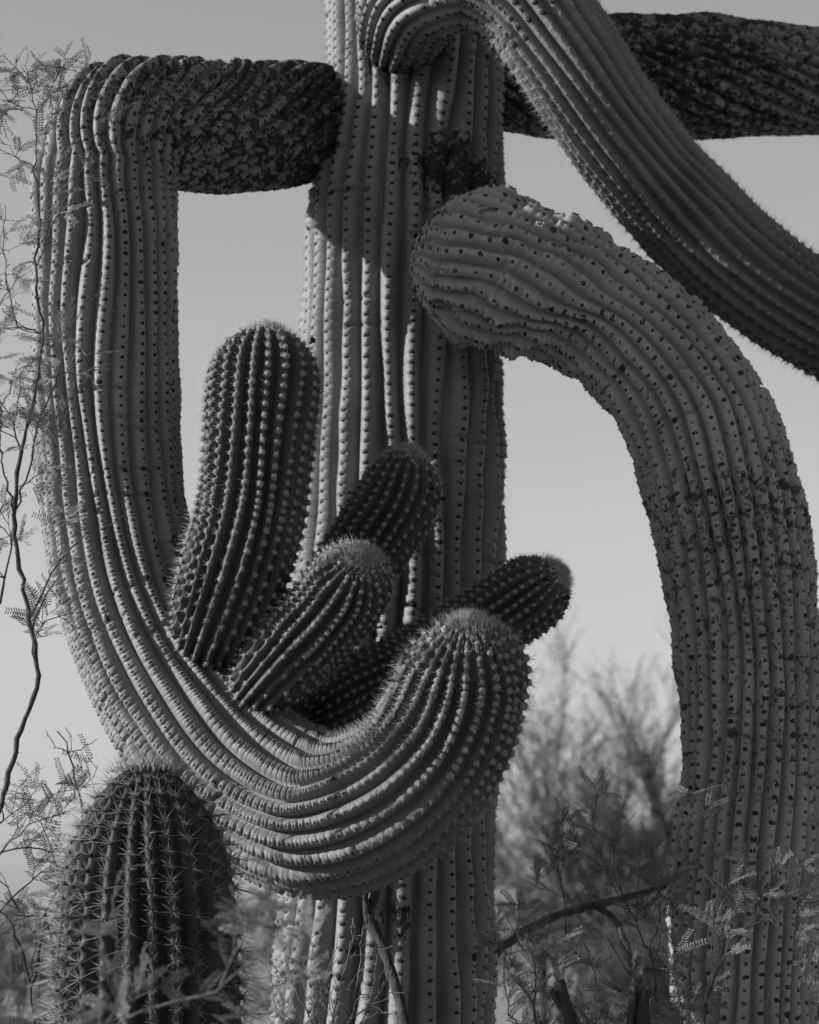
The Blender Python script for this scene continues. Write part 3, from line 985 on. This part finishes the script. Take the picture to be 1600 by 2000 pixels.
# slender leafy branch rising along the picture's side
shrub('mesquite_shrub', 'slender thorny shrub climbing in front of the swooping saguaro arm', 'shrub', [
    ([gp(-160, 4.95), (-60, 1900, 4.95), (0, 1580, 4.95), (35, 1440, 4.95), (75, 1300, 4.95), (58, 1210, 4.95), (38, 1100, 4.95), (28, 1000, 4.95), (42, 880, 4.95)], .0075, .0045, 0),
    ([(42, 880, 4.95), (70, 760, 4.95), (85, 650, 4.95), (72, 560, 4.96), (76, 430, 4.96), (70, 330, 4.96), (72, 215, 4.97)], .0036, .0012, 3),
    ([(72, 215, 4.97), (58, 165, 4.97), (40, 130, 4.97)], .0012, .0006, 3),
    ([(72, 215, 4.97), (90, 190, 4.96), (104, 168, 4.96)], .0012, .0006, 2),
    ([(86, 480, 4.93), (120, 410, 4.92), (150, 350, 4.92), (190, 262, 4.92), (232, 215, 4.92)], .0018, .0008, 4),
    ([(190, 262, 4.92), (203, 220, 4.92), (208, 175, 4.92)], .001, .0006, 1),
    ([(60, 1205, 4.92), (95, 1130, 4.90), (155, 1050, 4.88), (205, 1030, 4.87), (248, 1002, 4.86)], .0024, .001, 1),
    ([(28, 1000, 4.95), (60, 905, 4.93), (75, 830, 4.92), (110, 740, 4.92), (150, 620, 4.91), (205, 560, 4.90)], .0024, .0008, 5),
    ([(75, 1300, 4.95), (60, 1250, 4.93), (110, 1205, 4.92), (165, 1195, 4.91)], .0016, .0008, 3),
    ([(0, 1180, 4.97), (14, 1120, 4.97), (28, 1020, 4.96)], .003, .0016, 0),
    ([(38, 1100, 4.95), (15, 1040, 4.97), (-20, 1010, 5.0)], .0018, .001, 4),
    ([(42, 880, 4.95), (10, 800, 4.95), (-30, 740, 4.95)], .002, .001, 5),
    ([(35, 640, 4.95), (15, 560, 4.95), (8, 460, 4.95), (10, 400, 4.95)], .0016, .0008, 5),
    ([(85, 650, 4.95), (60, 645, 4.95), (35, 640, 4.95)], .0018, .0014, 0),
    ([(28, 1000, 4.95), (0, 860, 4.6), (40, 730, 4.25), (95, 680, 4.15), (150, 620, 4.1)], .002, .0008, 5),
    ([(0, 860, 4.6), (-20, 700, 4.3), (20, 560, 4.2), (60, 520, 4.15)], .002, .0008, 5),
    ([(38, 950, 4.95), (70, 930, 4.92), (110, 905, 4.9)], .0014, .0007, 4),
    ([(72, 215, 4.97), (30, 205, 4.97), (5, 195, 4.97)], .001, .0006, 3),
    ([(70, 330, 4.96), (40, 310, 4.96), (5, 300, 4.96)], .001, .0006, 2),
], M['bark'], 41, ground_pt(-160, 4.95), leaf_s=(0.8, 1.4), twigs=3, thorn=45)

# tangle beside the small cactus
shrub('acacia_shrub', 'bare-stemmed thorny shrub with feathery leaves beside the small spiny cactus', 'shrub', [
    ([gp(60, 5.0), (68, 2050, 5.0), (58, 1930, 5.0), (40, 1850, 5.0), (18, 1800, 5.0), (-20, 1760, 5.0)], .005, .0022, 2),
    ([(58, 1930, 5.0), (85, 1820, 5.02), (90, 1790, 5.02), (112, 1740, 5.02), (135, 1680, 5.02)], .0035, .0018, 2),
    ([(90, 1790, 5.02), (60, 1790, 5.01), (25, 1785, 5.0)], .002, .001, 4),
    ([(0, 1780, 5.0), (50, 1730, 5.0), (80, 1705, 5.0), (130, 1680, 5.0)], .0022, .001, 4),
    ([(-10, 1680, 5.0), (35, 1630, 4.98), (70, 1600, 4.97), (105, 1595, 4.97), (150, 1575, 4.97)], .002, .0008, 4),
    ([(50, 1790, 5.0), (10, 1730, 5.0), (-15, 1700, 5.0)], .002, .0012, 1),
    ([(160, 1570, 5.02), (150, 1540, 5.02), (140, 1490, 5.02), (112, 1428, 5.02)], .0022, .0014, 0),
    ([gp(180, 5.05), (175, 1900, 5.05), (168, 1720, 5.04), (160, 1570, 5.02)], .004, .0024, 1),
    ([(90, 1790, 5.02), (108, 1880, 5.02), (115, 1960, 5.02), (118, 2060, 5.02)], .0028, .0035, 1),
    ([(78, 1960, 5.0), (80, 1880, 5.0), (90, 1830, 5.0)], .0012, .0008, 1),
    ([(10, 1600, 5.0), (50, 1570, 5.0), (80, 1540, 5.0)], .0014, .0006, 5),
    ([(0, 1665, 5.0), (40, 1655, 5.0), (95, 1665, 5.0), (125, 1690, 5.0)], .0018, .001, 5),
], M['bark'], 43, ground_pt(70, 5.0), leaf_s=(0.8, 1.3), twigs=3, thorn=50)

# out-of-focus feathery sprays close to the camera
shrub('feathery_shrub', 'feathery-leaved shrub at the foot of the small spiny cactus', 'shrub', [
    ([gp(330, 3.75), (150, 2160, 3.75), (250, 1985, 3.72), (340, 1955, 3.7), (430, 1925, 3.68), (520, 1850, 3.66), (590, 1740, 3.65)], .005, .0012, 9),
    ([(430, 1925, 3.68), (480, 1830, 3.68), (510, 1790, 3.68)], .0015, .0007, 6),
    ([(150, 2100, 3.6), (210, 1990, 3.6), (300, 1920, 3.6)], .0018, .0007, 6),
    ([(380, 2150, 3.9), (480, 2020, 3.9), (520, 1940, 3.9), (600, 1900, 3.9)], .0018, .0007, 7),
    ([(-60, 2120, 3.7), (-20, 2000, 3.7), (20, 1900, 3.7), (30, 1830, 3.7)], .0018, .0007, 6),
], M['bark_pale'], 47, ground_pt(330, 3.75), leaf_s=(0.8, 1.3), twigs=2, thorn=0)

# leafy shrub in front of the hanging arm
shrub('leafy_shrub', 'fine-leaved green shrub in front of the hanging saguaro arm', 'shrub', [
    ([gp(1390, 4.9), (1372, 2060, 4.9), (1378, 1950, 4.9), (1388, 1830, 4.9), (1402, 1740, 4.9), (1398, 1690, 4.9), (1385, 1660, 4.9)], .0034, .001, 8),
    ([(1378, 1980, 4.9), (1400, 1900, 4.88), (1430, 1835, 4.88), (1470, 1805, 4.87), (1530, 1780, 4.86), (1590, 1735, 4.86)], .0024, .0008, 7),
    ([(1402, 1740, 4.9), (1430, 1720, 4.9), (1465, 1690, 4.9)], .001, .0006, 3),
    ([(1340, 2100, 4.9), (1330, 1990, 4.88), (1300, 1930, 4.88), (1340, 1900, 4.88)], .002, .0008, 5),
    ([(1520, 1785, 4.87), (1560, 1800, 4.86), (1610, 1820, 4.86)], .001, .0006, 4),
    ([(1430, 1835, 4.88), (1425, 1790, 4.88), (1440, 1760, 4.88)], .0012, .0006, 3),
], M['bark'], 51, ground_pt(1390, 4.9), leaf_s=(0.8, 1.25), twigs=3, thorn=20)

shrub('leafy_shrub', 'tangled leafy shrub growing between the trunk and the hanging arm', 'shrub', [
    ([gp(1180, 5.2), (1190, 2080, 5.2), (1180, 1980, 5.2), (1160, 1900, 5.2), (1140, 1840, 5.2)], .004, .001, 9),
    ([(1185, 2060, 5.2), (1270, 1990, 5.2), (1280, 1900, 5.2), (1240, 1800, 5.2), (1215, 1740, 5.2), (1205, 1690, 5.2)], .003, .001, 9),
    ([(1105, 1830, 5.2), (1104, 1760, 5.2), (1092, 1700, 5.2), (1085, 1650, 5.2)], .0014, .0008, 1),
    ([(1150, 2080, 5.15), (1050, 2010, 5.15), (1045, 1900, 5.15), (1035, 1840, 5.15)], .003, .0012, 8),
    ([(1190, 2080, 5.1), (1240, 1960, 5.1), (1180, 1920, 5.1)], .002, .0008, 7),
    ([(1215, 1760, 5.2), (1180, 1690, 5.2), (1165, 1660, 5.2)], .0012, .0006, 3),
    ([(1190, 2080, 5.1), (1110, 1960, 5.1), (1080, 1900, 5.1)], .002, .0008, 7),
    ([(1190, 2080, 5.1), (1300, 2020, 5.1), (1330, 1960, 5.1)], .002, .0008, 7),
    ([(1190, 2080, 5.1), (1010, 2000, 5.15), (985, 1900, 5.2), (990, 1850, 5.2)], .002, .0008, 6),
    ([(1240, 1800, 5.2), (1275, 1765, 5.2), (1295, 1730, 5.2)], .0012, .0006, 3),
], M['bark'], 53, ground_pt(1180, 5.2), leaf_s=(0.8, 1.3), twigs=7, thorn=20)

shrub('thorn_shrub', 'spiky bare twigs standing against the base of the saguaro trunk', 'shrub', [
    ([gp(660, 5.3), (640, 2050, 5.3), (632, 1940, 5.3), (612, 1870, 5.3), (600, 1800, 5.3)], .004, .0012, 0),
    ([(640, 2050, 5.3), (690, 1980, 5.3), (700, 1900, 5.3), (712, 1800, 5.3)], .0028, .0012, 0),
    ([(640, 2050, 5.3), (590, 1960, 5.28), (560, 1880, 5.28)], .0022, .001, 0),
    ([(650, 2080, 5.3), (655, 1960, 5.3), (680, 1870, 5.3), (685, 1840, 5.3)], .0022, .001, 0),
    ([(660, 2060, 5.3), (720, 1970, 5.3), (760, 1900, 5.3)], .002, .0008, 0),
    ([(620, 2060, 5.3), (540, 1970, 5.3), (528, 1900, 5.3)], .002, .0008, 2),
    ([(600, 2060, 5.3), (640, 1900, 5.3), (660, 1830, 5.3)], .002, .0008, 1),
], M['bark_pale'], 57, ground_pt(660, 5.3), leaf_s=(0.4, 0.7), twigs=9, thorn=260, twig_len=(0.04, 0.11))


# dead limbs
def dead_branch(label, specs, seed, root, mat):
    rng = np.random.default_rng(seed)
    ro = tag(empty('dead_branch', root), label, 'branch')
    for (pts, r0, r1) in specs:
        H, r = wood(pts, r0, r1, rng, kink=.002)
        r = r * (1 + .08 * np.sin(np.arange(len(r)) * 1.3))
        V, F = tubes([(H, r)], 9)
        V += rng.normal(0, .0012, V.shape)
        # close the cut end
        m = 9; F3 = np.array([[len(V) - m, len(V) - m + j, len(V) - m + j + 1] for j in range(1, m - 1)])
        obj('limb', mesh_np('limb', V, F3, F), mat, ro)


dead_branch('leaning rough dead branch propped against the saguaro trunk', [
    ([gp(850, 5.42), (800, 2040, 5.46), (775, 1930, 5.50), (748, 1850, 5.53), (722, 1790, 5.55), (738, 1735, 5.57)], .020, .010),
    ([(722, 1800, 5.55), (714, 1765, 5.55), (712, 1730, 5.56)], .010, .006)], 61, ground_pt(850, 5.42), M['dead'])
dead_branch('long dark dead limb lying across the gap behind the leafy shrub', [
    ([(900, 1930, 6.6), (950, 1872, 6.65), (1020, 1820, 6.75), (1092, 1785, 6.85), (1161, 1767, 6.9), (1214, 1755, 7.0), (1304, 1727, 7.1), (1400, 1690, 7.2)], .017, .010),
    ([(1161, 1768, 6.9), (1195, 1790, 6.9), (1220, 1840, 6.85), (1300, 2400, 6.8)], .009, .014),
    ([gp(820, 6.5), (850, 2300, 6.5), (900, 1930, 6.6)], .024, .017)], 63, ground_pt(850, 6.5), M['dead'])
for (a, b, c, d, rr, lab) in ((1075, 1935, 1130, 2010, .010, 'cut dark stem stub leaning in the leafy shrub'), (1092, 1915, 1120, 2020, .012, 'taller cut stem stub leaning in the leafy shrub'),
                              (1240, 1918, 1232, 2010, .010, 'thin upright cut stem under the leafy shrub'), (1262, 1935, 1250, 2020, .014, 'stout broken stump under the leafy shrub')):
    dead_branch(lab, [([gp(c + 20, 5.05), (d and c, d, 5.05), (a, b, 5.05)], rr * 1.25, rr)], a, ground_pt(c, 5.05), M['dead'])


# ------------------------------------------------------------------ trees behind
def tree_arrays(seed, height, lean, spread=0.55, limbs=5):
    rng = np.random.default_rng(seed)
    wood_l, twig, leafP, leafD = [], [], [], []

    def grow(p, d, L, r, lvl):
        n = 6
        pts = [p]
        for i in range(n):
            d = d + rng.normal(0, .13, 3) + np.array([0, 0, .05]); d = d / np.linalg.norm(d)
            pts.append(pts[-1] + d * L / n)
        pts = np.array(pts)
        rad = np.linspace(r, r * .5, n + 1)
        (wood_l if lvl < 2 else twig).append((pts, rad))
        if lvl >= 3:
            for i in range(1, n + 1):
                for _ in range(3):
                    leafP.append(pts[i] + rng.normal(0, .012, 3)); leafD.append(rng.normal(0, 1, 3))
        if lvl < 4:
            for k in range((limbs, 5, 6, 5)[lvl]):
                t = rng.uniform(.35, 1.0) if lvl else rng.uniform(.15, 1)
                i = min(int(t * n), n - 1)
                q = pts[i] + (pts[i + 1] - pts[i]) * (t * n - i)
                dd = (pts[i + 1] - pts[i]); dd = dd / np.linalg.norm(dd)
                v = dd + rng.normal(0, spread, 3); v[2] = v[2] * .8 + .25; v = v / np.linalg.norm(v)
                grow(q, v, L * rng.uniform(.45, .75), max(rad[i] * .55, .0022), lvl + 1)

    for m in range(3):
        d = np.array([lean + rng.normal(0, .35), rng.normal(0, .3), 1.0]); d /= np.linalg.norm(d)
        grow(np.array([rng.normal(0, .06), rng.normal(0, .06), -.06]), d, height * .5, height * .018, 0)
    return wood_l, twig, np.array(leafP), np.array(leafD)


TREES = []
for sd, hh, ln in ((71, 3.0, -.35), (72, 2.7, .1), (73, 2.4, -.15)):
    wl, tw, lp, ld = tree_arrays(sd, hh, ln)
    rng = np.random.default_rng(sd)
    mw = mesh_np('trunk', *[None] * 0, V=tubes(wl, 7)[0], F4=tubes(wl, 7)[1])
    mtw = mesh_np('twigs', V=tubes(tw, 3)[0], F4=tubes(tw, 3)[1])
    ld = ld / np.linalg.norm(ld, axis=1)[:, None]
    e1, e2 = perp(ld)
    l = rng.uniform(.008, .022, len(lp))[:, None]; w = l * .28
    V = np.stack([lp, lp + ld * l * .5 + e1 * w, lp + ld * l, lp + ld * l * .5 - e1 * w], 1).reshape(-1, 3)
    ml = mesh_np('leaves', V=V, F4=np.arange(len(V)).reshape(-1, 4), smooth=False)
    mw.materials.append(M['bark_far']); mtw.materials.append(M['bark_far']); ml.materials.append(M['leaf_far'])
    TREES.append((mw, mtw, ml))


def tree(kind, x, y, scale, rot, label):
    ro = tag(empty('palo_verde_tree', (x, y, 0)), label, 'tree', 'small desert trees behind the saguaro')
    ro.rotation_euler = (0, 0, rot); ro.scale = (scale,) * 3
    for nm, me in zip(('trunk', 'crown', 'crown_leaves'), TREES[kind]):
        o = bpy.data.objects.new(nm, me); COL.objects.link(o); o.parent = ro
        if nm != 'trunk': o['kind'] = 'stuff'


LT = 'small fine-twigged desert tree standing far behind the saguaro'
tree(0, 2.11, 16.9, 1.32, 0.1, 'wispy bare-topped tree behind the gap beside the hanging arm')
tree(1, 1.04, 18.9, 1.18, 1.3, 'low twiggy tree rising behind the saguaro trunk')
tree(2, 1.49, 15.0, 0.94, 2.2, LT)
tree(1, 3.38, 20.8, 1.06, 4.0, LT)
tree(2, -3.25, 19.5, 0.73, 0.5, LT)
tree(1, -4.42, 27.3, 0.78, 2.8, LT)
tree(0, -1.17, 22.1, 0.73, 4.4, LT)
tree(2, 0.26, 24.7, 1.06, 5.2, LT)
tree(0, 4.68, 26.0, 1.12, 3.0, LT)
tree(1, 2.21, 27.3, 1.18, 0.9, LT)
tree(2, 1.17, 13.3, 0.73, 3.9, LT)
tree(1, 1.76, 13.8, 0.78, 5.5, LT)
